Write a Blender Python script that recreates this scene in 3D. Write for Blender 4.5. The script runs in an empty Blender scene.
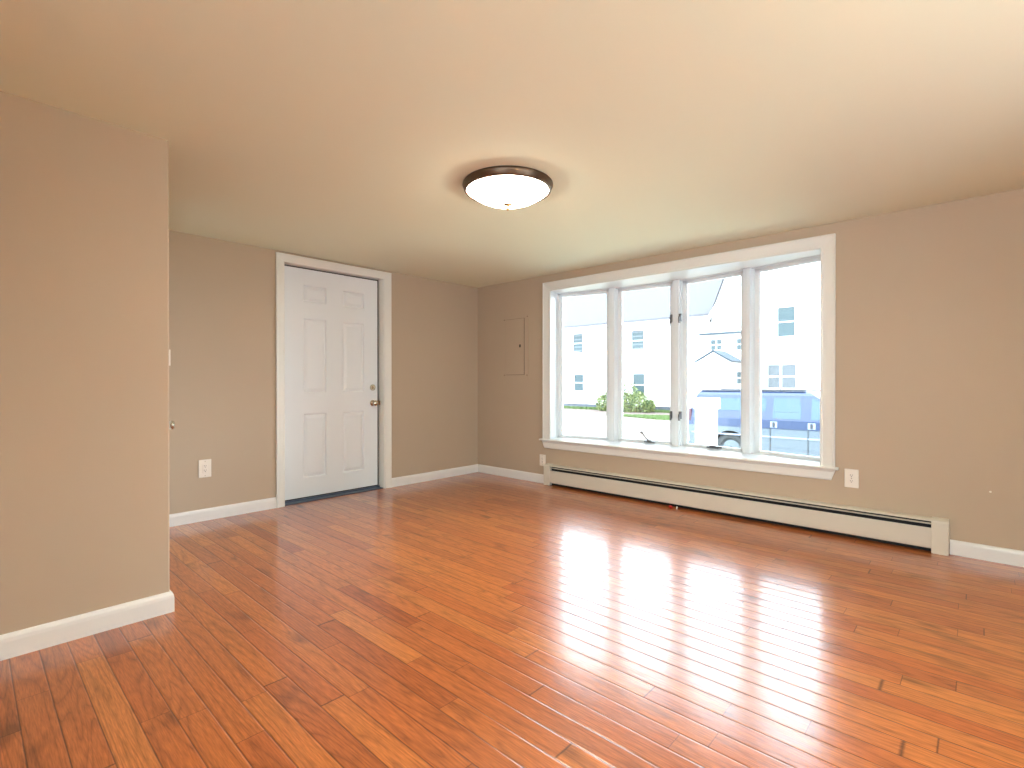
import bpy, bmesh, math, random
from mathutils import Vector, Matrix

random.seed(7)
S = bpy.context.scene
COL = S.collection

# ------------------------------------------------------------------ camera
F, YAW, PITCH, ROLL = 507.33, 0.745364, -0.0040608, -0.0000793
CAM = Vector((-4.18526, -4.42034, 1.07493))
fw = Vector((math.cos(YAW)*math.cos(PITCH), math.sin(YAW)*math.cos(PITCH), math.sin(PITCH)))
rt = Vector((math.sin(YAW), -math.cos(YAW), 0))
up = rt.cross(fw)
cd = bpy.data.cameras.new('camera'); cam = bpy.data.objects.new('camera', cd); COL.objects.link(cam)
cd.sensor_width = 36; cd.lens = F/1024*36; cd.clip_start = 0.02; cd.clip_end = 300
cam.matrix_world = Matrix(((rt.x, up.x, -fw.x, CAM.x), (rt.y, up.y, -fw.y, CAM.y), (rt.z, up.z, -fw.z, CAM.z), (0, 0, 0, 1)))
S.camera = cam

# ------------------------------------------------------------------ world, light, exposure
w = bpy.data.worlds.new('overcast_sky'); S.world = w; w.use_nodes = True
bg = w.node_tree.nodes['Background']
bg.inputs[0].default_value = (0.78, 0.895, 1.0, 1); bg.inputs[1].default_value = 4.6
S.view_settings.view_transform = 'Standard'; S.view_settings.look = 'None'
S.view_settings.exposure = 1.40; S.view_settings.gamma = 1; S.view_settings.use_curve_mapping = False
BOWL_EMIT = 15.0
FILL_EMIT = 1250.0

def portal(loc, rot, sx, sy):                      # guides the sampling of daylight through an opening
    l = bpy.data.lights.new('daylight_portal', 'AREA'); l.shape = 'RECTANGLE'; l.size = sx; l.size_y = sy
    l.cycles.is_portal = True
    o = bpy.data.objects.new('daylight_portal', l); COL.objects.link(o); o.location = loc; o.rotation_euler = rot
portal((0.52, -2.34, 1.25), (0, math.radians(90), 0), 1.7, 2.7)
portal((-2.25, -6.55, 1.25), (math.radians(-90), 0, math.radians(180)), 1.5, 1.9)
portal((-6.65, -5.0, 1.25), (0, math.radians(-90), 0), 1.9, 2.6)

# ------------------------------------------------------------------ materials
def srgb(r, g, b):
    f = lambda c: (c/255/12.92) if c/255 <= 0.04045 else ((c/255+0.055)/1.055)**2.4
    return (f(r), f(g), f(b), 1)
def mat(name, col, rough=0.5, metal=0.0, noise=0.0, nscale=8.0, bump=0.0, bscale=200.0, emit=None, estr=0, coat=0, spec=0.5):
    m = bpy.data.materials.new(name); m.use_nodes = True
    nt = m.node_tree; p = nt.nodes['Principled BSDF']
    p.inputs['Base Color'].default_value = col if len(col) == 4 else (*col, 1)
    p.inputs['Roughness'].default_value = rough; p.inputs['Metallic'].default_value = metal
    p.inputs['Coat Weight'].default_value = coat; p.inputs['Specular IOR Level'].default_value = spec
    tc = nt.nodes.new('ShaderNodeTexCoord')
    if noise:
        n = nt.nodes.new('ShaderNodeTexNoise'); n.inputs['Scale'].default_value = nscale; n.inputs['Detail'].default_value = 4
        mx = nt.nodes.new('ShaderNodeMix'); mx.data_type = 'RGBA'
        c = p.inputs['Base Color'].default_value
        mx.inputs[6].default_value = (*[min(1, v*(1-noise)) for v in c[:3]], 1); mx.inputs[7].default_value = (*[min(1, v*(1+noise)) for v in c[:3]], 1)
        nt.links.new(tc.outputs['Object'], n.inputs['Vector']); nt.links.new(n.outputs['Fac'], mx.inputs[0]); nt.links.new(mx.outputs[2], p.inputs['Base Color'])
    if bump:
        n2 = nt.nodes.new('ShaderNodeTexNoise'); n2.inputs['Scale'].default_value = bscale
        b = nt.nodes.new('ShaderNodeBump'); b.inputs['Strength'].default_value = bump; b.inputs['Distance'].default_value = 0.002
        nt.links.new(tc.outputs['Object'], n2.inputs['Vector']); nt.links.new(n2.outputs['Fac'], b.inputs['Height']); nt.links.new(b.outputs['Normal'], p.inputs['Normal'])
    if emit:
        p.inputs['Emission Color'].default_value = emit; p.inputs['Emission Strength'].default_value = estr
    return m

def glass_mat(name, tint=(1, 1, 1), refl=0.06):
    m = bpy.data.materials.new(name); m.use_nodes = True; nt = m.node_tree
    nt.nodes.remove(nt.nodes['Principled BSDF']); out = nt.nodes['Material Output']
    t = nt.nodes.new('ShaderNodeBsdfTransparent'); t.inputs[0].default_value = (*tint, 1)
    g = nt.nodes.new('ShaderNodeBsdfGlossy'); g.inputs['Roughness'].default_value = 0.02
    fr = nt.nodes.new('ShaderNodeFresnel'); fr.inputs['IOR'].default_value = 1.45
    mx = nt.nodes.new('ShaderNodeMixShader')
    nt.links.new(fr.outputs[0], mx.inputs[0]); nt.links.new(t.outputs[0], mx.inputs[1]); nt.links.new(g.outputs[0], mx.inputs[2]); nt.links.new(mx.outputs[0], out.inputs[0])
    return m

def wood_floor():
    m = bpy.data.materials.new('oak_floor'); m.use_nodes = True; nt = m.node_tree; N = nt.nodes; L = nt.links
    p = N['Principled BSDF']
    def math_(op, a, b=None, c=None):
        n = N.new('ShaderNodeMath'); n.operation = op
        for i, v in enumerate((a, b, c)):
            if v is None: continue
            if isinstance(v, (int, float)): n.inputs[i].default_value = v
            else: L.new(v, n.inputs[i])
        return n.outputs[0]
    tc = N.new('ShaderNodeTexCoord'); sp = N.new('ShaderNodeSeparateXYZ'); L.new(tc.outputs['Object'], sp.inputs[0])
    X, Y = sp.outputs[0], sp.outputs[1]
    W = 0.0853
    u = math_('DIVIDE', math_('ADD', X, 2.445+W*60), W)
    row = math_('FLOOR', u); fu = math_('FRACT', u)
    wn = N.new('ShaderNodeTexWhiteNoise'); wn.noise_dimensions = '1D'; L.new(row, wn.inputs['W'])
    LEN = 0.86
    # uneven plank lengths: warp the coordinate along the plank a little, differently in each row
    v0 = math_('ADD', math_('DIVIDE', Y, LEN), math_('MULTIPLY', wn.outputs[0], 37.0))
    v = math_('ADD', v0, math_('MULTIPLY', math_('SINE', math_('MULTIPLY', v0, 2.6)), 0.27))
    col = math_('FLOOR', v); fv = math_('FRACT', v)
    cb = N.new('ShaderNodeCombineXYZ'); L.new(row, cb.inputs[0]); L.new(col, cb.inputs[1])
    wn2 = N.new('ShaderNodeTexWhiteNoise'); wn2.noise_dimensions = '2D'; L.new(cb.outputs[0], wn2.inputs['Vector'])
    rnd = wn2.outputs['Value']; rsep = N.new('ShaderNodeSeparateColor'); L.new(wn2.outputs['Color'], rsep.inputs[0])
    # grain coordinates, shifted per plank
    gc = N.new('ShaderNodeCombineXYZ')
    L.new(math_('ADD', math_('MULTIPLY', X, 1.0), math_('MULTIPLY', rnd, 31.0)), gc.inputs[0])
    L.new(math_('ADD', math_('MULTIPLY', Y, 0.065), math_('MULTIPLY', rsep.outputs[0], 17.0)), gc.inputs[1])
    fine = N.new('ShaderNodeTexNoise'); fine.inputs['Scale'].default_value = 260; fine.inputs['Detail'].default_value = 3; L.new(gc.outputs[0], fine.inputs['Vector'])
    big = N.new('ShaderNodeTexNoise'); big.inputs['Scale'].default_value = 9; big.inputs['Detail'].default_value = 1.5; big.inputs['Distortion'].default_value = 0.6; L.new(gc.outputs[0], big.inputs['Vector'])
    rings = math_('ABSOLUTE', math_('SINE', math_('MULTIPLY', big.outputs['Fac'], 42.0)))
    rings = math_('POWER', rings, 0.45)
    ramp = N.new('ShaderNodeValToRGB'); e = ramp.color_ramp.elements
    e[0].position = 0.0; e[0].color = FLOOR_COLS[0]
    e[1].position = 1.0; e[1].color = FLOOR_COLS[-1]
    for k, c in enumerate(FLOOR_COLS[1:-1]):
        q = e.new((k+1)/(len(FLOOR_COLS)-1)); q.color = c
    L.new(rsep.outputs[1], ramp.inputs[0])
    mr = N.new('ShaderNodeMapRange'); L.new(fine.outputs['Fac'], mr.inputs[0]); mr.inputs[1].default_value = 0.3; mr.inputs[2].default_value = 0.7; mr.inputs[3].default_value = 0.70; mr.inputs[4].default_value = 1.18
    rr = N.new('ShaderNodeMapRange'); L.new(rings, rr.inputs[0]); rr.inputs[3].default_value = 0.64; rr.inputs[4].default_value = 1.10
    g = math_('MULTIPLY', mr.outputs[0], rr.outputs[0])
    # knots and mineral streaks
    kn = N.new('ShaderNodeTexNoise'); kn.inputs['Scale'].default_value = 5.5; kn.inputs['Detail'].default_value = 2
    kc = N.new('ShaderNodeCombineXYZ'); L.new(math_('ADD', X, math_('MULTIPLY', rnd, 9.0)), kc.inputs[0]); L.new(math_('MULTIPLY', Y, 0.45), kc.inputs[1]); L.new(kc.outputs[0], kn.inputs['Vector'])
    kr = N.new('ShaderNodeMapRange'); L.new(kn.outputs['Fac'], kr.inputs[0]); kr.inputs[1].default_value = 0.62; kr.inputs[2].default_value = 0.74; kr.inputs[3].default_value = 1.0; kr.inputs[4].default_value = 0.5
    g = math_('MULTIPLY', g, kr.outputs[0])
    # joints
    eu = math_('MINIMUM', fu, math_('SUBTRACT', 1.0, fu)); ev = math_('MULTIPLY', math_('MINIMUM', fv, math_('SUBTRACT', 1.0, fv)), LEN/W)
    ed = math_('MINIMUM', eu, ev)
    jr = N.new('ShaderNodeMapRange'); L.new(ed, jr.inputs[0]); jr.inputs[1].default_value = 0.006; jr.inputs[2].default_value = 0.034; jr.inputs[3].default_value = 0.34; jr.inputs[4].default_value = 1.0
    g = math_('MULTIPLY', g, jr.outputs[0])
    vm = N.new('ShaderNodeVectorMath'); vm.operation = 'SCALE'; L.new(ramp.outputs[0], vm.inputs[0]); L.new(g, vm.inputs['Scale'])
    L.new(vm.outputs[0], p.inputs['Base Color'])
    # relief: eased plank edges, slight random tilt, faint ripple of the finish
    hr = N.new('ShaderNodeMapRange'); hr.interpolation_type = 'SMOOTHERSTEP'; L.new(eu, hr.inputs[0]); hr.inputs[1].default_value = 0.0; hr.inputs[2].default_value = 0.07; hr.inputs[3].default_value = 0; hr.inputs[4].default_value = 0.0008
    tilt = math_('MULTIPLY', math_('MULTIPLY', math_('SUBTRACT', rsep.outputs[2], 0.5), math_('SUBTRACT', fu, 0.5)), 0.0009)
    rip = N.new('ShaderNodeTexNoise'); rip.inputs['Scale'].default_value = 14; rc = N.new('ShaderNodeCombineXYZ'); L.new(X, rc.inputs[0]); L.new(math_('MULTIPLY', Y, 0.5), rc.inputs[1]); L.new(rc.outputs[0], rip.inputs['Vector'])
    hh = math_('ADD', math_('ADD', hr.outputs[0], tilt), math_('ADD', math_('MULTIPLY', rip.outputs['Fac'], 0.0006), math_('MULTIPLY', fine.outputs['Fac'], 0.00002)))
    b = N.new('ShaderNodeBump'); b.inputs['Strength'].default_value = 1.0; b.inputs['Distance'].default_value = 1.0; L.new(hh, b.inputs['Height'])
    L.new(b.outputs[0], p.inputs['Normal']); L.new(b.outputs[0], p.inputs['Coat Normal'])
    p.inputs['Roughness'].default_value = 0.34; p.inputs['Specular IOR Level'].default_value = 0.2
    p.inputs['Coat Weight'].default_value = 1.0; p.inputs['Coat Roughness'].default_value = 0.18; p.inputs['Coat IOR'].default_value = 1.56
    return m

FLOOR_COLS = [srgb(158, 80, 38), srgb(188, 106, 52), srgb(178, 95, 46), srgb(196, 115, 56), srgb(172, 92, 46), srgb(198, 120, 60), srgb(182, 100, 50)]
M = dict(
    floor=wood_floor(),
    wall=mat('taupe_wall_paint', srgb(190, 171, 148), 0.75, noise=0.02, nscale=3, bump=0.1, bscale=260),
    ceil=mat('ceiling_paint', srgb(236, 236, 212), 0.85, noise=0.012, nscale=2, bump=0.1, bscale=180),
    trim=mat('white_trim_paint', srgb(236, 234, 230), 0.35),
    casing=mat('white_casing_paint', srgb(234, 233, 226), 0.4),
    door=mat('white_door_paint', srgb(238, 243, 246), 0.4),
    gap=mat('weatherstrip_rubber', srgb(40, 42, 46), 0.8),
    thresh=mat('threshold_metal', srgb(92, 104, 122), 0.45, metal=0.5, noise=0.15, nscale=30),
    nickel=mat('satin_nickel', srgb(205, 196, 178), 0.22, metal=1.0),
    vinyl=mat('white_window_vinyl', srgb(236, 240, 242), 0.3),
    hard=mat('grey_hardware', srgb(112, 112, 114), 0.4, metal=0.6),
    heater=mat('heater_enamel', srgb(214, 206, 190), 0.4),
    dark=mat('dark_cavity', srgb(26, 26, 26), 0.7),
    fins=mat('aluminium_fins', srgb(90, 90, 88), 0.5, metal=0.7, noise=0.1, nscale=80),
    plate=mat('wall_plate_plastic', srgb(240, 232, 220), 0.35),
    slot=mat('slot_dark', srgb(60, 50, 42), 0.7),
    bronze=mat('brushed_bronze', srgb(104, 84, 68), 0.38, metal=0.85, noise=0.12, nscale=30),
    bowl=mat('frosted_glass_bowl', srgb(255, 240, 215), 0.3, emit=(1.0, 0.91, 0.76, 1), estr=BOWL_EMIT),
    bulb=mat('fill_lamp_bulb', srgb(255, 240, 220), 0.4, emit=(1.0, 0.97, 0.88, 1), estr=FILL_EMIT),
    fill_bowl=mat('frosted_glass_fill_bowl', srgb(255, 240, 215), 0.3, emit=(1.0, 0.91, 0.76, 1), estr=BOWL_EMIT*0.6),
    brass=mat('antique_brass', srgb(196, 160, 110), 0.35, metal=0.6),
    glass=glass_mat('clear_window_glass', (0.95, 0.97, 0.97)),
    siding=None,
    red=mat('red_plastic', srgb(190, 40, 28), 0.4),
)

def siding():
    m = mat('white_clapboard', srgb(232, 232, 230), 0.6); nt = m.node_tree; p = nt.nodes['Principled BSDF']
    tc = nt.nodes.new('ShaderNodeTexCoord'); sp = nt.nodes.new('ShaderNodeSeparateXYZ'); nt.links.new(tc.outputs['Object'], sp.inputs[0])
    d = nt.nodes.new('ShaderNodeMath'); d.operation = 'MULTIPLY'; d.inputs[1].default_value = 8.0; nt.links.new(sp.outputs[2], d.inputs[0])
    f = nt.nodes.new('ShaderNodeMath'); f.operation = 'FRACT'; nt.links.new(d.outputs[0], f.inputs[0])
    b = nt.nodes.new('ShaderNodeBump'); b.inputs['Strength'].default_value = 0.6; b.inputs['Distance'].default_value = 0.02; b.invert = True
    nt.links.new(f.outputs[0], b.inputs['Height']); nt.links.new(b.outputs[0], p.inputs['Normal'])
    return m
M['siding'] = siding()
M['shingle'] = mat('grey_roof_shingle', srgb(90, 89, 92), 0.9, noise=0.25, nscale=6)
M['dshingle'] = mat('slate_porch_roof', srgb(62, 72, 80), 0.85, noise=0.15, nscale=8)
M['hglass'] = mat('house_window_glass', srgb(44, 64, 68), 0.3)
M['blind'] = mat('window_blind', srgb(92, 98, 102), 0.7)
M['acgrille'] = mat('grey_grille', srgb(130, 134, 138), 0.6)
M['housewhite'] = mat('exterior_white_trim', srgb(236, 236, 236), 0.5)
M['gravel'] = mat('gravel_drive', srgb(104, 90, 82), 0.95, noise=0.08, nscale=2.5)
M['grass'] = mat('lawn_grass', srgb(92, 112, 64), 0.9, noise=0.25, nscale=5)
M['found'] = mat('stone_foundation', srgb(92, 96, 104), 0.9, noise=0.3, nscale=3)
M['leaf'] = mat('light_green_leaf', srgb(132, 142, 88), 0.6, noise=0.35, nscale=3)
M['leaf_dark'] = mat('dark_green_leaf', srgb(66, 92, 60), 0.6, noise=0.3, nscale=3)
M['bark'] = mat('twig_bark', srgb(120, 104, 84), 0.9)
M['blue'] = mat('blue_car_paint', srgb(30, 48, 82), 0.32, coat=0.3)
M['silver'] = mat('silver_lower_paint', srgb(78, 88, 100), 0.4, coat=0.4)
M['cglass'] = mat('car_window_glass', srgb(50, 74, 84), 0.15)
M['tyre'] = mat('black_rubber', srgb(52, 54, 56), 0.8)
M['rim'] = mat('alloy_wheel', srgb(96, 104, 110), 0.35, metal=0.6)
M['blackt'] = mat('black_plastic_trim', srgb(36, 40, 48), 0.6)
M['pale'] = mat('pale_blue_trim', srgb(120, 128, 146), 0.5)
M['tail'] = mat('red_lamp_lens', srgb(74, 46, 56), 0.25)

# ------------------------------------------------------------------ helpers
def link(name, bm, m, parent=None, smooth=False, local=False):
    if parent is not None and not local:
        bmesh.ops.translate(bm, verts=bm.verts, vec=-Vector(parent['_w']))
    bmesh.ops.recalc_face_normals(bm, faces=bm.faces)
    me = bpy.data.meshes.new(name); bm.to_mesh(me); bm.free()
    if m is not None: me.materials.append(m)
    if smooth:
        for p in me.polygons: p.use_smooth = True
    o = bpy.data.objects.new(name, me); COL.objects.link(o)
    if parent is not None: o.parent = parent
    return o
def part(name, bm, m, parent, root=None, smooth=False, label=None):
    """child of parent; mesh given in world coordinates, root is the thing's empty"""
    root = root or parent
    bmesh.ops.translate(bm, verts=bm.verts, vec=-Vector(root['_w']))
    o = link(name, bm, m, parent, smooth, local=True)
    if label: o['label'] = label
    return o
def thing(name, loc, label=None, cat=None, group=None, kind=None):
    o = bpy.data.objects.new(name, None); COL.objects.link(o); o.location = loc; o['_w'] = list(loc); o.empty_display_size = 0.1
    if label: o['label'] = label
    if cat: o['category'] = cat
    if group: o['group'] = group
    if kind: o['kind'] = kind
    return o
def tag(o, label, cat, group=None, kind=None):
    o['label'] = label; o['category'] = cat
    if group: o['group'] = group
    if kind: o['kind'] = kind
    return o
def struct(name, bm, m, smooth=False):
    o = link(name, bm, m, None, smooth); o['kind'] = 'structure'; return o
def BM(): return bmesh.new()
def box(bm, a, b, bev=0.0, seg=2):
    a, b = Vector(a), Vector(b); c = (a+b)/2; s = b-a
    r = bmesh.ops.create_cube(bm, size=1.0); vs = r['verts']
    for v in vs: v.co = Vector((v.co.x*abs(s.x), v.co.y*abs(s.y), v.co.z*abs(s.z)))+c
    if bev:
        es = list({e for v in vs for e in v.link_edges})
        bmesh.ops.bevel(bm, geom=es, offset=bev, segments=seg, profile=0.5, affect='EDGES')
    return bm
def B(*args, **k): return box(BM(), *args, **k)
def prism(bm, pts, f):
    """closed outline pts (2D), f(u,v,0|1)->3D"""
    a = [bm.verts.new(f(u, v, 0)) for u, v in pts]; b = [bm.verts.new(f(u, v, 1)) for u, v in pts]
    n = len(pts)
    bm.faces.new(a); bm.faces.new(b[::-1])
    for i in range(n): bm.faces.new((a[i], b[i], b[(i+1) % n], a[(i+1) % n]))
    return bm
def sweep(bm, stations):
    """list of closed rings (same count) of 3D points, capped"""
    rings = [[bm.verts.new(p) for p in r] for r in stations]
    n = len(rings[0])
    for r0, r1 in zip(rings, rings[1:]):
        for i in range(n): bm.faces.new((r0[i], r1[i], r1[(i+1) % n], r0[(i+1) % n]))
    bm.faces.new(rings[0]); bm.faces.new(rings[-1][::-1])
    return bm
def lathe(bm, c, axis, prof, n=48):
    """prof list (r, h) along axis from c"""
    ax = Vector(axis).normalized(); t = Vector((0, 0, 1)) if abs(ax.z) < 0.9 else Vector((1, 0, 0))
    e1 = ax.cross(t).normalized(); e2 = ax.cross(e1); c = Vector(c)
    rings = []
    for r, h in prof:
        if r < 1e-5: rings.append([bm.verts.new(c+ax*h)])
        else: rings.append([bm.verts.new(c+ax*h+(e1*math.cos(2*math.pi*i/n)+e2*math.sin(2*math.pi*i/n))*r) for i in range(n)])
    for r0, r1 in zip(rings, rings[1:]):
        for i in range(n):
            j = (i+1) % n
            if len(r0) == 1 and len(r1) == 1: continue
            if len(r0) == 1: bm.faces.new((r0[0], r1[i], r1[j]))
            elif len(r1) == 1: bm.faces.new((r0[i], r1[0], r0[j]))
            else: bm.faces.new((r0[i], r1[i], r1[j], r0[j]))
    return bm
def tube(bm, pts, r, n=10, caps=True):
    pts = [Vector(p) for p in pts]; rings = []
    for k, p in enumerate(pts):
        d = (pts[min(k+1, len(pts)-1)]-pts[max(k-1, 0)]).normalized(); t = Vector((0, 0, 1)) if abs(d.z) < 0.95 else Vector((1, 0, 0))
        e1 = d.cross(t).normalized(); e2 = d.cross(e1); rr = r[k] if isinstance(r, (list, tuple)) else r
        rings.append([p+(e1*math.cos(2*math.pi*i/n)+e2*math.sin(2*math.pi*i/n))*rr for i in range(n)])
    return sweep(bm, rings)

H = 2.2           # ceiling height
WT = 0.13         # wall thickness
XL, YB = -6.5, -6.4    # left and rear walls, behind the camera

# ------------------------------------------------------------------ the room shell
struct('floor', B((XL-0.2, YB-0.2, -0.12), (0.0, 0.8, 0.0)), M['floor'])
struct('ceiling', B((XL-0.2, YB-0.2, H), (WT, 0.8, H+0.15)), M['ceil'])

# wall with the bow window (x = 0)
OY0, OY1, OZ0, OZ1 = -3.579, -1.098, 0.455, 2.035
QY0, QY1 = -3.63, -1.045
bm = BM()
box(bm, (0, YB-WT, -0.12), (WT, QY0, H)); box(bm, (0, QY1, -0.12), (WT, 0.8, H))
box(bm, (0, QY0, -0.12), (WT, QY1, OZ0)); box(bm, (0, QY0, OZ1), (WT, QY1, H))
struct('wall_right', bm, M['wall'])

# wall with the entry door (y = 0) and a closet doorway hidden by the partition
DX0, DX1, DZ = -2.298, -1.302, 2.115
CX0, CX1 = -4.02, -3.25
bm = BM()
box(bm, (XL-WT, 0, 0), (CX0, WT, H)); box(bm, (CX1, 0, 0), (DX0-0.02, WT, H)); box(bm, (DX1+0.02, 0, 0), (0, WT, H))
box(bm, (CX0, 0, 2.05), (CX1, WT, H)); box(bm, (DX0-0.02, 0, DZ+0.02), (DX1+0.02, WT, H))
struct('wall_back', bm, M['wall'])
bm = BM()
box(bm, (CX0-0.3, 0.68, 0), (CX1+0.2, 0.76, H)); box(bm, (CX0-0.3, WT, 0), (CX0-0.22, 0.68, H)); box(bm, (CX1+0.12, WT, 0), (CX1+0.2, 0.68, H))
struct('wall_closet', bm, M['wall'])

# partition on the left, rounded drywall corner bead
PX, PY = -3.5285, -1.6356
bm = BM(); box(bm, (XL, PY, 0), (PX, PY+0.115, H))
es = [e for e in bm.edges if abs(e.verts[0].co.x-PX) < 1e-4 and abs(e.verts[1].co.x-PX) < 1e-4 and abs(e.verts[0].co.z-e.verts[1].co.z) > 1]
bmesh.ops.bevel(bm, geom=es, offset=0.008, segments=3, profile=0.5, affect='EDGES')
struct('wall_partition', bm, M['wall'])

# walls behind the camera, each with an opening for an added window
bm = BM()
box(bm, (XL-WT, YB-WT, 0), (-2.9, YB, H)); box(bm, (-1.6, YB-WT, 0), (0, YB, H)); box(bm, (-2.9, YB-WT, 0), (-1.6, YB, 0.35)); box(bm, (-2.9, YB-WT, 2.1), (-1.6, YB, H))
struct('wall_front', bm, M['wall'])
bm = BM()
box(bm, (XL-WT, YB, 0), (XL, -6.1, H)); box(bm, (XL-WT, -3.9, 0), (XL, WT, H)); box(bm, (XL-WT, -6.1, 0), (XL, -3.9, 0.35)); box(bm, (XL-WT, -6.1, 2.1), (XL, -3.9, H))
struct('wall_left', bm, M['wall'])

# baseboards: flat face with an eased, slightly tapering top
BBP = [(0, 0), (0.013, 0), (0.013, 0.068), (0.011, 0.080), (0.007, 0.088), (0.002, 0.091), (0, 0.091)]
def baseboard(name, p0, p1, nrm, m=None):
    p0, p1, nrm = Vector(p0), Vector(p1), Vector(nrm); bm = BM()
    sweep(bm, [[p+nrm*d+Vector((0, 0, z)) for d, z in BBP] for p in (p0, p1)])
    return struct(name, bm, m or M['trim'])
baseboard('baseboard_back', (-1.221, 0, 0), (0, 0, 0), (0, -1, 0))
baseboard('baseboard_back_left', (-3.155, 0, 0), (-2.371, 0, 0), (0, -1, 0))
baseboard('baseboard_right_corner', (0, -1.068, 0), (0, -0.0135, 0), (-1, 0, 0))
baseboard('baseboard_right', (0, YB, 0), (0, -4.284, 0), (-1, 0, 0))
# partition baseboard, taller, wraps round the wall end
P2 = [(0, 0), (0.014, 0), (0.014, 0.066), (0.012, 0.080), (0.007, 0.091), (0.001, 0.095), (0, 0.095)]
bm = BM()
st = []
for base, n_ in (((XL, PY), (0, -1)), ((PX, PY), (1, -1)), ((PX, PY+0.115), (1, 1))):
    st.append([Vector((base[0]+n_[0]*d, base[1]+n_[1]*d, z)) for d, z in P2])
sweep(bm, st)
struct('baseboard_partition', bm, M['trim'])
bm = BM()
n1 = struct('baseboard_partition_rear', sweep(bm, [[Vector((x, PY+0.115+d, z)) for d, z in P2] for x in (XL, PX)]), M['trim'])
bm = BM(); box(bm, (-1.301, -0.001, 0.0), (-1.3, 0, 0.001)); bm.free()

# ------------------------------------------------------------------ casing helper: mitred flat board with beads
def casing(o, ux, n, x0, x1, z0, z1, prof):
    """three-sided casing; x0,x1 outer edges along ux, z1 outer top, z0 bottom; prof (inset, protrusion)"""
    o, ux, n = Vector(o), Vector(ux), Vector(n); Z = Vector((0, 0, 1)); bm = BM()
    def P(x, z, t): return o+ux*x+Z*z+n*t
    st = [[P(x0+d, z0, t) for d, t in prof], [P(x0+d, z1-d, t) for d, t in prof], [P(x1-d, z1-d, t) for d, t in prof], [P(x1-d, z0, t) for d, t in prof]]
    return sweep(bm, st)

# ------------------------------------------------------------------ entry door
D = thing('door_1', (-1.8, 0, 0), kind='structure')
DPROF = [(0, 0), (0, 0.017), (0.004, 0.019), (0.012, 0.017), (0.02, 0.014), (0.06, 0.010), (0.068, 0.011), (0.072, 0.008), (0.072, 0)]
part('door_casing', casing((0, 0, 0), (1, 0, 0), (0, -1, 0), -2.370, -1.2215, 0, 2.181, DPROF), M['casing'], D)
bm = BM()       # jamb with stop
box(bm, (DX0-0.02, 0.0, 0), (DX0+0.002, WT+0.02, DZ)); box(bm, (DX1, 0.0, 0), (DX1+0.02, WT+0.02, DZ)); box(bm, (DX0, 0.0, DZ-0.002), (DX1, WT+0.02, DZ+0.02))
box(bm, (DX0-0.02, WT, 0), (DX0+0.03, WT+0.03, DZ)); box(bm, (DX1-0.014, WT, 0), (DX1+0.02, WT+0.03, DZ)); box(bm, (DX0, WT, DZ-0.012), (DX1, WT+0.03, DZ+0.02))
part('door_jamb', bm, M['casing'], D)
bm = BM()       # dark weatherstrip seen in the gap round the leaf
box(bm, (-1.3225, 0.099, 0.02), (DX1, 0.125, DZ)); box(bm, (DX0+0.002, 0.099, DZ-0.010), (DX1, 0.125, DZ-0.002)); box(bm, (DX0+0.002, 0.10, 0.02), (DX0+0.034, 0.125, DZ))
part('weatherstrip', bm, M['gap'], D)
bm = BM(); box(bm, (DX0+0.001, 0.006, 0.0), (DX1-0.001, WT+0.03, 0.008), bev=0.003); box(bm, (DX0+0.001, 0.07, 0.0), (DX1-0.001, WT+0.03, 0.02), bev=0.004)
part('threshold', bm, M['thresh'], D)
# leaf with six raised panels
LX0, LX1, LY, LZ0, LZ1 = -2.268, -1.322, 0.085, 0.030, 2.100
def panel_leaf(x0, x1, z0, z1, cols, rows, th=0.044):
    """front face at y=0 looking to -y, in local coords"""
    bm = BM()
    xs = sorted({x0, x1, *[c for p in cols for c in p]}); zs = sorted({z0, z1, *[c for p in rows for c in p]})
    def quad(ps): bm.faces.new([bm.verts.new(p) for p in ps])
    for i in range(len(xs)-1):
        for j in range(len(zs)-1):
            a, b, c, d = xs[i], xs[i+1], zs[j], zs[j+1]
            if (a, b) in cols and (c, d) in rows:
                rings = [(0, 0), (0.004, 0.004), (0.009, 0.012), (0.015, 0.013), (0.020, 0.010), (0.040, 0.002), (0.042, 0.002)]
                rr = [[Vector((a+s, t, c+s)), Vector((b-s, t, c+s)), Vector((b-s, t, d-s)), Vector((a+s, t, d-s))] for s, t in rings]
                for r0, r1 in zip(rr, rr[1:]):
                    for k in range(4): quad((r0[k], r0[(k+1) % 4], r1[(k+1) % 4], r1[k]))
                quad(rr[-1])
            else: quad((Vector((a, 0, c)), Vector((b, 0, c)), Vector((b, 0, d)), Vector((a, 0, d))))
    quad([Vector((x0, th, z0)), Vector((x0, th, z1)), Vector((x1, th, z1)), Vector((x1, th, z0))])
    for ps in (((x0, 0, z0), (x0, 0, z1), (x0, th, z1), (x0, th, z0)), ((x1, 0, z0), (x1, th, z0), (x1, th, z1), (x1, 0, z1)),
               ((x0, 0, z0), (x0, th, z0), (x1, th, z0), (x1, 0, z0)), ((x0, 0, z1), (x1, 0, z1), (x1, th, z1), (x0, th, z1))):
        quad([Vector(p) for p in ps])
    bmesh.ops.remove_doubles(bm, verts=bm.verts, dist=1e-5)
    return bm
bm = panel_leaf(LX0, LX1, LZ0, LZ1, [(-2.092, -1.868), (-1.703, -1.472)], [(0.20, 0.785), (0.976, 1.652), (1.80, 1.953)])
bmesh.ops.translate(bm, verts=bm.verts, vec=(0, LY, 0))
leaf = part('door_leaf', bm, M['door'], D)
part('door_sweep', B((LX0, LY+0.004, 0.018), (LX1, LY+0.03, 0.032)), M['gap'], D)
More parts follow.
